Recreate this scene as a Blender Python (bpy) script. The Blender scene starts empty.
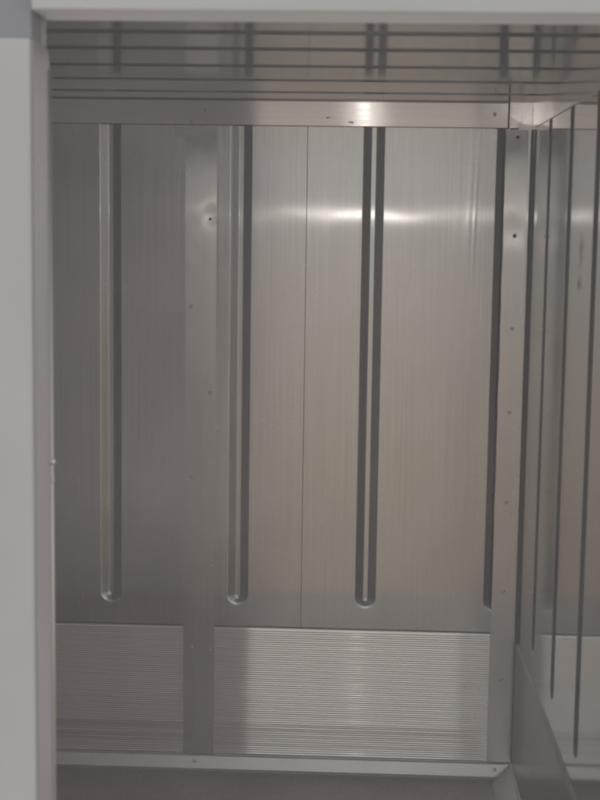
import bpy, bmesh, math, random
from mathutils import Matrix, Vector

random.seed(7)
S = bpy.context.scene
C = S.collection

# ------------------------------------------------------------------ dimensions (metres)
EYE = 2.04           # camera height above the floor
BACK = 5.2           # back wall plane (y)
RX = 0.607           # right wall plane (x)
LX = -1.75           # left wall plane (x)
CZ = EYE + 0.444     # ceiling height
F0, F1 = 2.55, 2.677 # front and rear of the door frame (y)

# ------------------------------------------------------------------ materials
def new_mat(name):
    m = bpy.data.materials.new(name); m.use_nodes = True
    nt = m.node_tree; nt.nodes.clear()
    out = nt.nodes.new('ShaderNodeOutputMaterial')
    b = nt.nodes.new('ShaderNodeBsdfPrincipled')
    nt.links.new(b.outputs[0], out.inputs[0])
    return m, nt, b

def noise(nt, scale, detail=4, stretch=(1, 1, 1), rough=0.55):
    tc = nt.nodes.new('ShaderNodeTexCoord'); mp = nt.nodes.new('ShaderNodeMapping')
    mp.inputs['Scale'].default_value = stretch
    n = nt.nodes.new('ShaderNodeTexNoise'); n.inputs['Scale'].default_value = scale
    n.inputs['Detail'].default_value = detail; n.inputs['Roughness'].default_value = rough
    nt.links.new(tc.outputs['Object'], mp.inputs[0]); nt.links.new(mp.outputs[0], n.inputs['Vector'])
    return n.outputs['Fac']

def maprange(nt, src, a, b, c, d):
    n = nt.nodes.new('ShaderNodeMapRange')
    for i, v in enumerate((a, b, c, d)): n.inputs[i + 1].default_value = v
    nt.links.new(src, n.inputs[0]); return n.outputs[0]

def math_n(nt, op, a, b):
    n = nt.nodes.new('ShaderNodeMath'); n.operation = op
    for i, v in enumerate((a, b)):
        if isinstance(v, (int, float)): n.inputs[i].default_value = v
        else: nt.links.new(v, n.inputs[i])
    return n.outputs[0]

def scale_col(nt, col, fac):
    n = nt.nodes.new('ShaderNodeVectorMath'); n.operation = 'SCALE'
    n.inputs[0].default_value = col[:3]; nt.links.new(fac, n.inputs['Scale'])
    return n.outputs[0]

def steel(name, col, rough, aniso=0.8, rot=0.0, metal=1.0, grain=(160, 160, 1.2), var=0.05, stains=(), bump=0.0, wide=0.25, wr=0.6, scuff=0.0):
    m, nt, b = new_mat(name)
    b.inputs['Metallic'].default_value = metal
    b.inputs['Anisotropic'].default_value = aniso
    b.inputs['Anisotropic Rotation'].default_value = rot
    t = nt.nodes.new('ShaderNodeTangent'); t.direction_type = 'UV_MAP'; t.uv_map = 'UVMap'
    nt.links.new(t.outputs[0], b.inputs['Tangent'])
    g = noise(nt, 1.0, 3, grain)                       # the brushed grain
    cl = noise(nt, 2.3, 5)                             # wiped, cloudy wear
    f = math_n(nt, 'ADD', maprange(nt, g, 0.3, 0.7, -var, var), maprange(nt, cl, 0.3, 0.7, -var, var))
    f = math_n(nt, 'ADD', f, 1.0)
    r = maprange(nt, cl, 0.3, 0.7, rough * 0.85, rough * 1.15)
    r = math_n(nt, 'ADD', r, maprange(nt, g, 0.3, 0.7, -rough * 0.1, rough * 0.1))
    if scuff:                                          # thin curved wipe marks and scratches
        for sc, th in ((1.3, 0.0035), (2.6, 0.004)):
            n1 = noise(nt, sc, 2, (1, 1, 2.2)); n2 = noise(nt, 1.7 * sc, 3, (1.3, 1, .8))
            ab = math_n(nt, 'ABSOLUTE', math_n(nt, 'SUBTRACT', n1, 0.5), 0)
            ln_ = math_n(nt, 'MULTIPLY', maprange(nt, ab, th * .3, th, 1, 0), maprange(nt, n2, 0.52, 0.6, 0, 1))
            f = math_n(nt, 'ADD', f, math_n(nt, 'MULTIPLY', ln_, scuff)); r = math_n(nt, 'ADD', r, math_n(nt, 'MULTIPLY', ln_, 0.03))
    for (p, s, k) in stains:                           # handling marks with a place and outline of their own
        tc = nt.nodes.new('ShaderNodeTexCoord'); mp = nt.nodes.new('ShaderNodeMapping'); mp.vector_type = 'TEXTURE'
        mp.inputs['Location'].default_value = p; mp.inputs['Scale'].default_value = s
        nt.links.new(tc.outputs['Object'], mp.inputs[0])
        ln = nt.nodes.new('ShaderNodeVectorMath'); ln.operation = 'LENGTH'
        nt.links.new(mp.outputs[0], ln.inputs[0])
        nz = noise(nt, 60, 3)
        d = math_n(nt, 'ADD', ln.outputs['Value'], maprange(nt, nz, 0.3, 0.7, -0.75, 0.75))
        msk = maprange(nt, d, 0.55, 1.05, k, 0.0)
        f = math_n(nt, 'MULTIPLY', f, math_n(nt, 'SUBTRACT', 1.0, msk))
        r = math_n(nt, 'ADD', r, math_n(nt, 'MULTIPLY', msk, 0.3))
    cc = scale_col(nt, col, f)
    nt.links.new(cc, b.inputs['Base Color'])
    nt.links.new(r, b.inputs['Roughness'])
    if wide:                                           # worn, finely scratched metal: a broad lobe under the sharp one
        out = next(n for n in nt.nodes if n.type == 'OUTPUT_MATERIAL')
        b2 = nt.nodes.new('ShaderNodeBsdfPrincipled'); b2.inputs['Metallic'].default_value = 1.0
        b2.inputs['Roughness'].default_value = wr
        nt.links.new(cc, b2.inputs['Base Color'])
        mx = nt.nodes.new('ShaderNodeMixShader'); nt.links.new(maprange(nt, cl, 0.3, 0.7, wide * .85, wide * 1.15), mx.inputs[0])
        nt.links.new(b.outputs[0], mx.inputs[1]); nt.links.new(b2.outputs[0], mx.inputs[2]); nt.links.new(mx.outputs[0], out.inputs[0])
    if bump:
        bp = nt.nodes.new('ShaderNodeBump'); bp.inputs['Strength'].default_value = bump
        bp.inputs['Distance'].default_value = 0.0005
        nt.links.new(g, bp.inputs['Height']); nt.links.new(bp.outputs[0], b.inputs['Normal'])
    return m

def paint(name, col, rough=0.4, var=0.04, orange=0.12):
    m, nt, b = new_mat(name)
    cl = noise(nt, 3.0, 6)
    f = maprange(nt, cl, 0.3, 0.7, 1 - var, 1 + var)
    nt.links.new(scale_col(nt, col, f), b.inputs['Base Color'])
    nt.links.new(maprange(nt, cl, 0.3, 0.7, rough * 0.85, rough * 1.15), b.inputs['Roughness'])
    bp = nt.nodes.new('ShaderNodeBump'); bp.inputs['Strength'].default_value = orange
    bp.inputs['Distance'].default_value = 0.002
    nt.links.new(noise(nt, 90, 2), bp.inputs['Height']); nt.links.new(bp.outputs[0], b.inputs['Normal'])
    return m

ROT = 0.0
STEEL = (0.67, 0.645, 0.62)
M = {}
M['sheet'] = steel('brushed_steel_sheet', STEEL, 0.125, 1.0, ROT, scuff=.09, var=.085)
M['right'] = steel('brushed_steel_right', (0.55, 0.545, 0.545), 0.09, 0.8, ROT, wide=.14, scuff=.05, stains=(
    ((RX, 4.01, 1.985), (0.05, 0.05, 0.045), 0.35), ((RX, 4.02, 1.89), (0.05, 0.035, 0.022), 0.5)))
M['strip'] = steel('steel_strip', (0.64, 0.615, 0.59), 0.2, 0.9, ROT)
M['band'] = steel('steel_band', (0.70, 0.67, 0.65), 0.13, 0.6, 0.25, wide=.15, grain=(1.2, 160, 160), stains=(
    ((-0.12, BACK, EYE + 0.385), (0.014, 0.05, 0.004), 0.6), ((-0.045, BACK, EYE + 0.370), (0.012, 0.05, 0.004), 0.6)))
M['ceil'] = steel('steel_ceiling', (0.58, 0.605, 0.65), 0.12, 0.3, ROT, wide=0.15)
M['kick'] = steel('ribbed_aluminium', (0.86, 0.82, 0.77), 0.12, 0.9, 0.25, wide=0.28, grain=(1.2, 160, 160))
M['plate'] = steel('kick_steel', (0.56, 0.53, 0.49), 0.30, 0.4, ROT)
M['trim'] = steel('aluminium_trim', (0.78, 0.75, 0.70), 0.36, 0.3, ROT)
M['rivet'] = steel('rivet_metal', (0.88, 0.86, 0.83), 0.3, 0.0, wide=0)
M['hole'] = paint('dark_screw', (0.10, 0.095, 0.09), 0.5)
M['white'] = paint('white_paint', (0.71, 0.735, 0.735), 0.35, 0.06)
M['grey'] = paint('shade_grey', (0.40, 0.42, 0.455), 0.45)  # the recessed corner's shade, put into the plate's colour
M['jamb'] = paint('jamb_grey_paint', (0.46, 0.44, 0.43), 0.3)
M['seam'] = paint('sealant_brown', (0.27, 0.19, 0.13), 0.6, 0.3)
M['bead'] = paint('dark_joint', (0.17, 0.155, 0.145), 0.6, 0.25)
M['liner'] = paint('bounce_liner', (0.72, 0.72, 0.72), 0.5)  # white chosen for unseen surfaces so they bounce light onto the left panels
M['floor'] = steel('floor_sheet', (0.60, 0.53, 0.47), 0.42, 0.0, 0, metal=0.7, grain=(90, 90, 90), var=0.22)

# ------------------------------------------------------------------ helpers
def set_uv(bm):
    uv = bm.loops.layers.uv.get('UVMap') or bm.loops.layers.uv.new('UVMap')
    for f in bm.faces:
        n = f.normal; a = max(range(3), key=lambda i: abs(n[i]))
        for l in f.loops:
            c = l.vert.co
            l[uv].uv = (c.y, c.z) if a == 0 else (c.x, c.z) if a == 1 else (c.x, c.y)

def obj(name, bm, m, parent=None):
    bm.normal_update(); set_uv(bm)
    me = bpy.data.meshes.new(name); bm.to_mesh(me); bm.free()
    me.materials.append(m)
    o = bpy.data.objects.new(name, me); C.objects.link(o)
    if parent:
        o.parent = parent; o.matrix_parent_inverse = parent.matrix_world.inverted() if False else Matrix.Translation(-Vector(parent.location))
    return o

def thing(name, label, cat, loc=(0, 0, 0), group=None):
    o = bpy.data.objects.new(name, None); C.objects.link(o); o.location = loc; o.empty_display_size = 0.1
    return tag(o, label, cat, group)

def tag(o, label, cat, group=None):
    o['label'] = label; o['category'] = cat; o['kind'] = 'thing'
    if group: o['group'] = group
    return o

def box(bm, x0, x1, y0, y1, z0, z1, bev=0.0):
    r = bmesh.ops.create_cube(bm, size=1)
    vs = r['verts']
    for v in vs:
        v.co = Vector((x0 + (v.co.x + .5) * (x1 - x0), y0 + (v.co.y + .5) * (y1 - y0), z0 + (v.co.z + .5) * (z1 - z0)))
    if bev:
        es = list({e for v in vs for e in v.link_edges})
        bmesh.ops.bevel(bm, geom=es, offset=bev, segments=3, profile=.5, affect='EDGES')
    return bm

def samples(a, b, step, fine=(), fstep=0.0016, half=0.043):
    s = set()
    n = max(1, int(round((b - a) / step)))
    for i in range(n + 1): s.add(round(a + (b - a) * i / n, 5))
    for c in fine:
        k = int(half / fstep)
        for j in range(-k, k + 1):
            x = c + j * fstep
            if a < x < b: s.add(round(x, 5))
    s = sorted(s); out = [s[0]]
    for x in s[1:]:
        if x - out[-1] > 0.0012: out.append(x)
    out[-1] = s[-1]
    return out

def smooth(t): t = max(0.0, min(1.0, t)); return t * t * (3 - 2 * t)

GW, GF, GD = 0.0385, 0.008, 0.0142       # half width, half width of the flat bottom, depth of a pressed groove
def groove(u, v, gs, gd=GD):
    """depth of the pressed grooves at (u, v); each groove is (u0, v_low, v_high) with a round end"""
    d = 0.0
    for (u0, a, b, *own) in gs:
        if abs(u - u0) > GW * 1.2: continue
        dv = a - v if v < a else (v - b if v > b else 0.0)
        q = math.hypot(u - u0, dv)
        t = (GW - q) / (GW - GF)
        # straight flanks, slightly rounded at lip and bottom
        t = max(0.0, min(1.0, t)); k = 0.07 + 0.7 * (dv / q if q > 1e-9 else 0) ** 2; s = (1 - k) * t + k * smooth(t)
        d = max(d, (own[0] if own else gd) * s)
    return d

def sheet(place, us, vs, depth, thick=0.022):
    """a pressed sheet: grid front plus folded-back edges and a rear face. place(u, v, d) -> point, d = depth away from the room"""
    bm = bmesh.new()
    g = [[bm.verts.new(place(u, v, depth(u, v))) for v in vs] for u in us]
    fs = []
    for i in range(len(us) - 1):
        for j in range(len(vs) - 1):
            f = bm.faces.new((g[i][j], g[i + 1][j], g[i + 1][j + 1], g[i][j + 1])); f.smooth = True; fs.append(f)
    rim = [(i, 0) for i in range(len(us))] + [(len(us) - 1, j) for j in range(1, len(vs))] + \
          [(i, len(vs) - 1) for i in range(len(us) - 2, -1, -1)] + [(0, j) for j in range(len(vs) - 2, 0, -1)]
    bk = [bm.verts.new(place(us[i], vs[j], thick)) for i, j in rim]
    n = len(rim)
    for k in range(n):
        a, b = rim[k], rim[(k + 1) % n]
        bm.faces.new((g[b[0]][b[1]], g[a[0]][a[1]], bk[k], bk[(k + 1) % n]))
        bm.edges.get((g[a[0]][a[1]], g[b[0]][b[1]])).smooth = False
    bm.faces.new(bk[::-1])
    bmesh.ops.recalc_face_normals(bm, faces=bm.faces)
    return bm

def wave(u, v, s, amp):
    r = random.Random(s); d = 0.0
    for k in range(7):
        fu, fv = r.uniform(1.5, 7), r.uniform(1.5, 8)
        d += math.sin(fu * u * r.choice((-1, 1)) + fv * v + r.uniform(0, 6.28)) / (fu + fv) * 4
    e = 0.0
    for k in range(6):                                 # shorter ripples of thin sheet
        e += math.sin(r.uniform(10, 26) * u * r.choice((-1, 1)) + r.uniform(10, 28) * v + r.uniform(0, 6.28))
    return d * amp / 7 + e * amp * 0.03

def crease(u, v):
    """faint upright creases in the right-hand sheet, just above eye height"""
    return sum(h * math.exp(-((u - c - .03 * (v - EYE)) / w) ** 2 - ((v - EYE - .1) / .22) ** 2) for c, w, h in ((.405, .006, .0005), (.385, .010, .0004)))

RIV = None
def rivet_mesh():
    global RIV
    if RIV: return RIV
    bm = bmesh.new(); R, H = 0.0065, 0.0034
    rings = []
    for k in range(4):
        a = math.pi / 2 * k / 4
        rings.append([bm.verts.new((R * math.cos(a) * math.cos(t * math.pi / 6), -H * math.sin(a), R * math.cos(a) * math.sin(t * math.pi / 6))) for t in range(12)])
    top = bm.verts.new((0, -H, 0)); cen = bm.verts.new((0, 0.002, 0))
    base = [bm.verts.new((v.co.x, 0.002, v.co.z)) for v in rings[0]]
    for t in range(12):
        u = (t + 1) % 12
        bm.faces.new((base[t], base[u], rings[0][u], rings[0][t])); bm.faces.new((cen, base[u], base[t]))
        for k in range(3): bm.faces.new((rings[k][t], rings[k][u], rings[k + 1][u], rings[k + 1][t])).smooth = True
        bm.faces.new((rings[3][t], rings[3][u], top)).smooth = True
    bmesh.ops.recalc_face_normals(bm, faces=bm.faces); set_uv(bm)
    me = bpy.data.meshes.new('rivet'); bm.to_mesh(me); bm.free(); me.materials.append(M['rivet'])
    RIV = me; return me

def rivet(parent, root, x, y, z, k=1.0):
    o = bpy.data.objects.new('rivet', rivet_mesh()); C.objects.link(o)
    o.parent = parent
    o.location = Vector((x, y, z)) - Vector(parent_origin(parent)); o.scale = (k, k, k)
    return o

def parent_origin(p):
    return Vector((0, 0, 0)) if p.type == 'MESH' else p.location

def hole(parent, x, y, z, r=0.006):
    bm = bmesh.new()
    bmesh.ops.create_cone(bm, cap_ends=True, segments=14, radius1=r, radius2=r * .8, depth=0.004,
                          matrix=Matrix.Translation((x, y, z)) @ Matrix.Rotation(math.pi / 2, 4, 'X'))
    o = obj('screw_head', bm, M['hole']); o.parent = parent
    return o

# note: part meshes carry world coordinates and their things stand at the origin of those coordinates
# ------------------------------------------------------------------ floor (setting)
bm = bmesh.new(); box(bm, LX - .03, RX + .03, F0 - .02, BACK + .03, -0.05, 0)
fl = obj('floor', bm, M['floor']); fl['kind'] = 'structure'

# ------------------------------------------------------------------ back wall
bw = thing('back_wall', 'stainless steel back wall with upright pressed grooves, riveted strips and ribbed kick plates', 'wall')
ZT = CZ + 0.0
ribend = EYE - 1.401 + GW * 0.9
GZ = (ribend, CZ + 1)
panels = [(LX - .03, -0.5805, [(-1.40, *GZ), (-0.907, *GZ)], 11),
          (-0.5795, -0.1983, [(-0.4335, *GZ, 0.0123)], 23),
          (-0.1959, RX + .03, [(0.041, *GZ), (0.515, *GZ)], 5)]
for (a, b, gs, sd) in panels:
    us = samples(a, b, 0.03, [g[0] for g in gs] + [0.40])
    vs = samples(0.0, ZT, 0.04, [ribend - 0.01], 0.003, 0.06)
    sgn = (lambda u, v, gs=gs, sd=sd: groove(u, v, gs) + wave(u, v, sd, 0.0009) - 0.14 * max(0.0, v - EYE - 0.19) ** 2 - crease(u, v))
    obj('wall_panel', sheet(lambda u, v, d: (u, BACK + d, v), us, vs, sgn, 0.03), M['sheet'], bw)
bm = bmesh.new(); box(bm, -0.1983, -0.1959, BACK + .001, BACK + .02, 0.1, ZT); obj('panel_seam', bm, M['seam'], bw)

def strip(x0, x1, z0, z1, tilt, dents=(), amp=0.0008, seed=3, edge=0.0):
    """flat cover strip; tilt(z) leans its face about the upright axis (right side proud when positive)"""
    us = samples(x0, x1, 0.008); vs = samples(z0, z1, 0.02)
    w = x1 - x0
    def dep(u, v):
        t = tilt(v); d = -0.005 - t * (u - (x0 if t > 0 else x1)) - wave(u * 4, v * 2, seed, amp)
        for (dx, dz, r, h) in dents:
            d += h * math.exp(-((u - dx) ** 2 + (v - dz) ** 2) / r ** 2)
        return d
    return sheet(lambda u, v, d: (u + edge * math.sin(v * 23) * math.sin(v * 7.3) * (u < x0 + 1e-4), BACK + d, v), us, vs, dep, 0.004)

def zpx(y): return EYE + (226.8 - y) * BACK / 1434.5 + 0.0     # rough picture row -> height on the back wall
# strip over the left joint, slightly twisted so that only its upper half faces the doorway
t1f = lambda v: -(0.004 + 0.056 * smooth((v - 1.0) / 1.2))
s1 = obj('cover_strip', strip(-0.634, -0.522, 0.06, CZ - .095, t1f,
         dents=((-0.54, EYE + 0.035, 0.03, 0.0013), (-0.60, EYE + 0.06, 0.05, -0.0008))), M['strip'], bw)
for (x, y) in ((193, 130), (191, 312), (210, 399), (190, 485), (210, 572), (189, 663), (208, 666)):
    px_, pz_ = (x - 361 + (y - 227) * .0132) * BACK / 1434.5, zpx(y) + .012
    rivet(s1, bw, px_, BACK - 0.005 - t1f(pz_) * (px_ + .522), pz_)
hole(s1, -0.545, BACK - 0.0045, EYE + 0.02)
# corner strip beside the right wall
s2 = obj('cover_strip', strip(0.508, 0.587, 0.06, CZ - .095, lambda v: 0.055 + 0.015 * smooth((v - 1.2) / 1.2),
         dents=((0.548, EYE - .01, 0.05, 0.0012),), seed=8, edge=0.0015), M['strip'], bw)
for y in (327, 411, 502, 594, 686):
    rivet(s2, bw, 0.549, BACK - 0.0085, zpx(y) + .005)
for y in (139, 235): hole(s2, 0.549, BACK - 0.009, zpx(y) + .005, 0.0075)

# top band, leaning so that it looks down at the doorway
def band(x0, x1, lean, seed):
    us = samples(x0, x1, 0.03); vs = samples(CZ - 0.088, CZ, 0.011)
    def dep(u, v): return -0.004 - lean * (v - (CZ - 0.088)) - wave(u * 3, v, seed, 0.0007)
    return sheet(lambda u, v, d: (u, BACK + d, v), us, vs, dep, 0.004)
b1 = obj('top_band', band(LX, 0.512, 0.069, 4), M['band'], bw)
rivet(b1, bw, -0.56, BACK - 0.0085, CZ - .042); rivet(b1, bw, 0.465, BACK - 0.0085, CZ - .042)
b2 = obj('top_band', band(0.519, RX - .004, 0.06, 9), M['band'], bw)

# dark lines under the band, in the corner, between the band pieces and on top of the kick plates
bm = bmesh.new()
box(bm, LX, 0.512, BACK - .006, BACK + .004, CZ - .0915, CZ - .0885)
box(bm, 0.512, 0.5185, BACK - .008, BACK + .004, CZ - .092, CZ - .001)
box(bm, 0.5965, RX - .001, BACK - .008, BACK + .004, 0.062, CZ - .093)
box(bm, LX, 0.512, BACK - .013, BACK - .001, CZ - .004, CZ - .001)
obj('joint_line', bm, M['bead'], bw)
bm = bmesh.new()  # shadow line of the step above the kick plates, put in as dark strips
box(bm, LX, -0.636, BACK - .0045, BACK + .004, 0.5515, 0.5545); box(bm, -0.519, 0.506, BACK - .0045, BACK + .004, 0.5515, 0.5545)
obj('joint_line', bm, M['bead'], bw)

# ribbed kick plates: real ridges along the plate
def kick(x0, x1, seed):
    r = random.Random(seed); z0, z1 = 0.054, 0.551
    n = 58; p = (z1 - z0 - .012) / n
    hs = [r.uniform(0.90, 1.10) * (r.uniform(0.35, 1.0) if 3 < k < 14 else 1.0) for k in range(n)]
    vs = [z0, z0 + .005]; ds = [-.003, -.003]
    for k in range(n):                                 # rounded lip below, long curved face leaning back above it
        a = 0.74 * p * math.tan(0.5 * math.atan((EYE - z0 - k * p) / BACK)) * hs[k] * 1.3
        for t, d in [(.08, .55), (.16, .9)] + [(.26 + .74 * x, 1 - .15 * x - .85 * x * x) for x in (0, .2, .4, .6, .8, 1)]:
            vs.append(z0 + .006 + (k + t) * p); ds.append(-.003 - a * d)
    vs.append(z1); ds.append(-.003)
    dm = dict(zip(vs, ds))
    us = samples(x0, x1, 0.05)
    return sheet(lambda u, v, d: (u, BACK + d, v), us, vs, lambda u, v: dm[v] - wave(u, v * .3, seed, .0005), 0.004)
obj('kick_plate', kick(LX, -0.636, 2), M['kick'], bw)
obj('kick_plate', kick(-0.519, 0.506, 6), M['kick'], bw)

# ------------------------------------------------------------------ right wall
rw = thing('right_wall', 'mirror bright steel right wall with pressed grooves above a plain kick panel', 'wall', (0, 0, 0))
gy = [4.745, 4.262, 3.776, 3.29, 2.80]
gz = (EYE - 1.425 + GW * .9, CZ - 0.10)
gs = [(y, gz[0], CZ + 1) for y in gy]
us = samples(F1 - .1, BACK, 0.04, gy); vs = samples(0.0, CZ, 0.04, [gz[0] - .01], 0.003, 0.06)
obj('wall_panel', sheet(lambda u, v, d: (RX + d, u, v), us, vs, lambda u, v: groove(u, v, gs) + wave(u, v, 17, 0.0009), 0.03), M['right'], rw)
us = samples(F1 - .1, BACK - .012, 0.04); vs = samples(CZ - .088, CZ, .011)
obj('top_band', sheet(lambda u, v, d: (RX + d, u, v), us, vs, lambda u, v: -.004 - .03 * (v - CZ + .088) - wave(u * 2, v, 31, .0006), .004), M['band'], rw)
kt = 0.523
vs = samples(0.05, kt, 0.03, [kt], 0.002, 0.016)
obj('kick_panel', sheet(lambda u, v, d: (RX + d, u, v), samples(F1 - .1, BACK - .012, .04), vs,
    lambda u, v: -.009 * math.sqrt(max(0.02, min(1, (kt - v) / .012))) - wave(u, v, 41, .0006), .004), M['plate'], rw)

# ------------------------------------------------------------------ left wall (behind the white post)
lw = thing('left_wall', 'white lined left wall out of sight behind the white painted post', 'wall')
us = samples(F1 - .1, BACK, 0.08, [3.3, 3.8, 4.3, 4.8]); vs = samples(0.0, CZ, 0.08, [gz[0]], 0.004, 0.05)
gl = [(y, gz[0], CZ + 1) for y in (3.3, 3.8, 4.3, 4.8)]
obj('wall_panel', sheet(lambda u, v, d: (LX - d, u, v), us, vs, lambda u, v: groove(u, v, gl), .03), M['liner'], lw)

# ------------------------------------------------------------------ ceiling
ce = thing('ceiling', 'shiny steel ceiling with grooves running from side to side, mirroring the back wall', 'ceiling')
gy = [4.891, 4.492, 4.103, 3.713, 3.40, 3.0]
gc = [(y, -9, 9) for y in gy]
us = samples(F1 - .1, BACK + .03, 0.04, gy); vs = samples(LX - .03, RX + .03, 0.08)
obj('ceiling_panel', sheet(lambda u, v, d: (v, u, CZ + d), us, vs, lambda u, v: groove(u, v, gc, 0.011) + wave(u, v, 51, .0007), .03), M['ceil'], ce)

# ------------------------------------------------------------------ floor trims
def trim_bm(axis):
    bm = bmesh.new()
    wd = 0.026 if axis == 'x' else 0.075
    prof = [(0, 0.0005), (wd, 0.0005), (wd, 0.003), (wd - .004, 0.007), (0.008, 0.050), (0.004, 0.055), (0, 0.056)]
    if axis == 'x':
        ends = [lambda o, z: (LX, BACK - o - .001, z), lambda o, z: (RX - .010 - o, BACK - o - .001, z)]
    else:
        ends = [lambda o, z: (RX - .010 - o, F1 - .08, z), lambda o, z: (RX - .010 - o, BACK - o - .003, z)]
    A = [bm.verts.new(ends[0](o, z)) for o, z in prof]; B = [bm.verts.new(ends[1](o, z)) for o, z in prof]
    n = len(prof)
    for i in range(n): bm.faces.new((A[i], A[(i + 1) % n], B[(i + 1) % n], B[i]))
    bm.faces.new(A); bm.faces.new(B[::-1]); bmesh.ops.recalc_face_normals(bm, faces=bm.faces)
    return bm
t1 = thing('floor_trim', 'sloping metal floor trim along the foot of the back wall', 'trim', group='floor trims')
q = obj('trim_profile', trim_bm('x'), M['trim'], t1)
rivet(t1, t1, -0.59, BACK - .0165, 0.032); rivet(t1, t1, 0.537, BACK - .0165, 0.032)
t2 = thing('floor_trim', 'sloping metal floor trim along the foot of the right wall', 'trim', group='floor trims')
obj('trim_profile', trim_bm('y'), M['trim'], t2)

# ------------------------------------------------------------------ door frame in front
df = thing('door_frame', 'white painted frame of the opening, close up at the left edge and top', 'door frame')
bm = bmesh.new(); box(bm, LX - .1, -0.586, F0, F1, 0, EYE + 0.321, 0.006); obj('post', bm, M['white'], df)
bm = bmesh.new(); box(bm, -0.585, RX + .15, F0, F1, EYE + 0.368, EYE + 0.9, 0.006); obj('header', bm, M['white'], df)
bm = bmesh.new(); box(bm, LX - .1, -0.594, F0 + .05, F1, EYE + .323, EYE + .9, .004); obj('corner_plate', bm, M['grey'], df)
bm = bmesh.new(); box(bm, 0.599, RX + .15, F0, F1, 0, EYE + 0.366, 0.006); obj('post', bm, M['white'], df)
# jamb lining with a rolled rear lip and a rounded upper corner
bm = bmesh.new()
zt = EYE + .318
prof = [(F0 + .008, 0)] + [(F1 + .012, 0)] + [(F1 + .012 - .03 * (1 - math.cos(a)), zt - .03 + .03 * math.sin(a)) for a in [math.pi / 2 * k / 6 for k in range(7)]] + [(F0 + .008, zt)]
A = [bm.verts.new((-0.5855, y, z)) for y, z in prof]; B = [bm.verts.new((-0.5825, y, z)) for y, z in prof]
for i in range(len(prof)): bm.faces.new((A[i], A[(i + 1) % len(prof)], B[(i + 1) % len(prof)], B[i]))
bm.faces.new(A); bm.faces.new(B[::-1])
bmesh.ops.recalc_face_normals(bm, faces=bm.faces)
jl = obj('jamb_lining', bm, M['jamb'], df)
bm = bmesh.new()
bmesh.ops.create_cone(bm, cap_ends=True, segments=16, radius1=.004, radius2=.004, depth=zt - .04, matrix=Matrix.Translation((-0.5825, F1 + .010, (zt - .04) / 2 + .002)))
for f in bm.faces: f.smooth = len(f.verts) == 4
lp = obj('rolled_lip', bm, M['trim']); lp.parent = jl
rivet(jl, df, -0.581, F1 + .006, EYE - .454); rivet(jl, df, -0.581, F1 + .006, EYE - .49, .6)
# white skin on the room side of the frame, unseen, pale to bounce light
bm = bmesh.new()
box(bm, LX, -0.587, F1 + .002, F1 + .006, 0.002, EYE + .367)
box(bm, LX, RX, F1 + .002, F1 + .006, EYE + .369, CZ - .001)
box(bm, 0.600, RX - .001, F1 + .002, F1 + .006, 0.06, EYE + .367)
obj('inner_skin', bm, M['liner'], df)

# ------------------------------------------------------------------ camera
cam = bpy.data.cameras.new('camera'); co = bpy.data.objects.new('camera', cam); C.objects.link(co); S.camera = co
cam.sensor_fit = 'HORIZONTAL'; cam.sensor_width = 36; cam.lens = 36 * 1434.46 / 600; cam.clip_end = 200; cam.clip_start = .05
cam.dof.use_dof = True; cam.dof.focus_distance = 20; cam.dof.aperture_fstop = 10.5   # a soft hand-held phone picture
X = Vector((0.99900352, -0.01908376, -0.0403457)); Y = Vector((0.0423469, 0.11978512, 0.9918963)); Z = Vector((0.01409629, 0.99261641, -0.1204739))
right = Vector((X[0], Y[0], Z[0])); up = Vector((X[1], Y[1], Z[1])); fwd = Vector((X[2], Y[2], Z[2]))
co.matrix_world = Matrix(((right.x, up.x, -fwd.x, 0), (right.y, up.y, -fwd.y, 0), (right.z, up.z, -fwd.z, EYE), (0, 0, 0, 1)))

# ------------------------------------------------------------------ light: phone flash beside the lens, dim surroundings outside the opening
fl_ = bpy.data.lights.new('flash', 'POINT'); fl_.energy = 2.8; fl_.color = (1, .97, .93); fl_.shadow_soft_size = .012
fo = bpy.data.objects.new('flash', fl_); C.objects.link(fo); fo.location = (.025, -0.01, EYE + .085)
w = bpy.data.worlds.new('World'); S.world = w; w.use_nodes = True
nt = w.node_tree; bg = nt.nodes['Background']
tc = nt.nodes.new('ShaderNodeTexCoord'); sp = nt.nodes.new('ShaderNodeSeparateXYZ'); cr = nt.nodes.new('ShaderNodeValToRGB')
nt.links.new(tc.outputs['Generated'], sp.inputs[0])
nt.links.new(maprange(nt, sp.outputs['Z'], -1, 1, 0, 1), cr.inputs[0])
el = cr.color_ramp.elements
el[0].position = 0.2; el[0].color = (.28, .235, .185, 1)
el[1].position = 1.0; el[1].color = (.56, .59, .64, 1)
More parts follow.
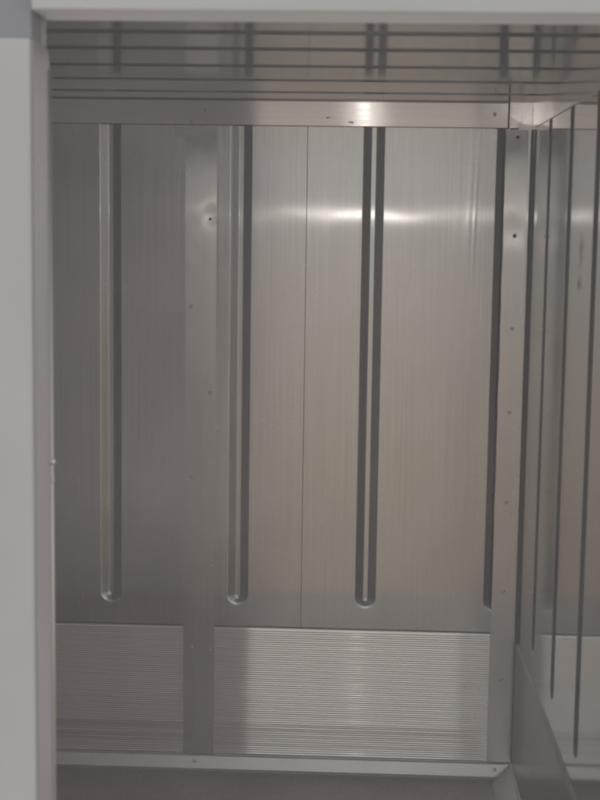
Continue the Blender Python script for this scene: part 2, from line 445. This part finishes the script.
for p, c in ((0.36, (.40, .325, .255)), (0.42, (.58, .485, .39)), (0.47, (.73, .655, .58)), (0.52, (.88, .85, .825)), (0.62, (.74, .75, .77))):
    e = el.new(p); e.color = (*c, 1)
# the yard is brightest straight behind the photographer, duller to the sides
az = maprange(nt, sp.outputs['Y'], -0.74, -0.2, 1.0, 0.28)
sc_ = nt.nodes.new('ShaderNodeVectorMath'); sc_.operation = 'SCALE'
nt.links.new(cr.outputs[0], sc_.inputs[0]); nt.links.new(az, sc_.inputs['Scale'])
nt.links.new(sc_.outputs[0], bg.inputs[0]); bg.inputs[1].default_value = 1.0
# added fill lamp, unseen, turned to the white liner to lift the left panels
il = bpy.data.lights.new('fill_light', 'AREA'); il.shape = 'RECTANGLE'; il.size = 2.3; il.size_y = 2.2; il.energy = 5.4; il.color = (1, .90, .905)
io = bpy.data.objects.new('fill_light', il); C.objects.link(io); io.location = (-0.58, 3.16, 1.3)
io.rotation_euler = (math.radians(-90), 0, 0)

# ------------------------------------------------------------------ thin haze added to lift the dark tones, standing in for lens veil
bm = bmesh.new(); box(bm, -2.1, 1.1, -0.6, 5.5, -1.0, CZ + .75)
hz = bpy.data.meshes.new('haze'); bm.to_mesh(hz); bm.free()
ho = bpy.data.objects.new('haze', hz); C.objects.link(ho); ho['kind'] = 'stuff'
hm = bpy.data.materials.new('haze'); hm.use_nodes = True; n_ = hm.node_tree; n_.nodes.clear()
oo = n_.nodes.new('ShaderNodeOutputMaterial'); pv = n_.nodes.new('ShaderNodeVolumePrincipled')
pv.inputs['Color'].default_value = (.93, .94, .985, 1); pv.inputs['Density'].default_value = 0.05
n_.links.new(pv.outputs[0], oo.inputs['Volume']); hz.materials.append(hm)

# ------------------------------------------------------------------ render
S.render.engine = 'CYCLES'
S.cycles.max_bounces = 16; S.cycles.glossy_bounces = 14; S.cycles.diffuse_bounces = 6
S.cycles.sample_clamp_indirect = 6; S.cycles.use_denoising = True
S.view_settings.view_transform = 'Standard'; S.view_settings.look = 'None'; S.view_settings.exposure = 0.15; S.view_settings.gamma = 1
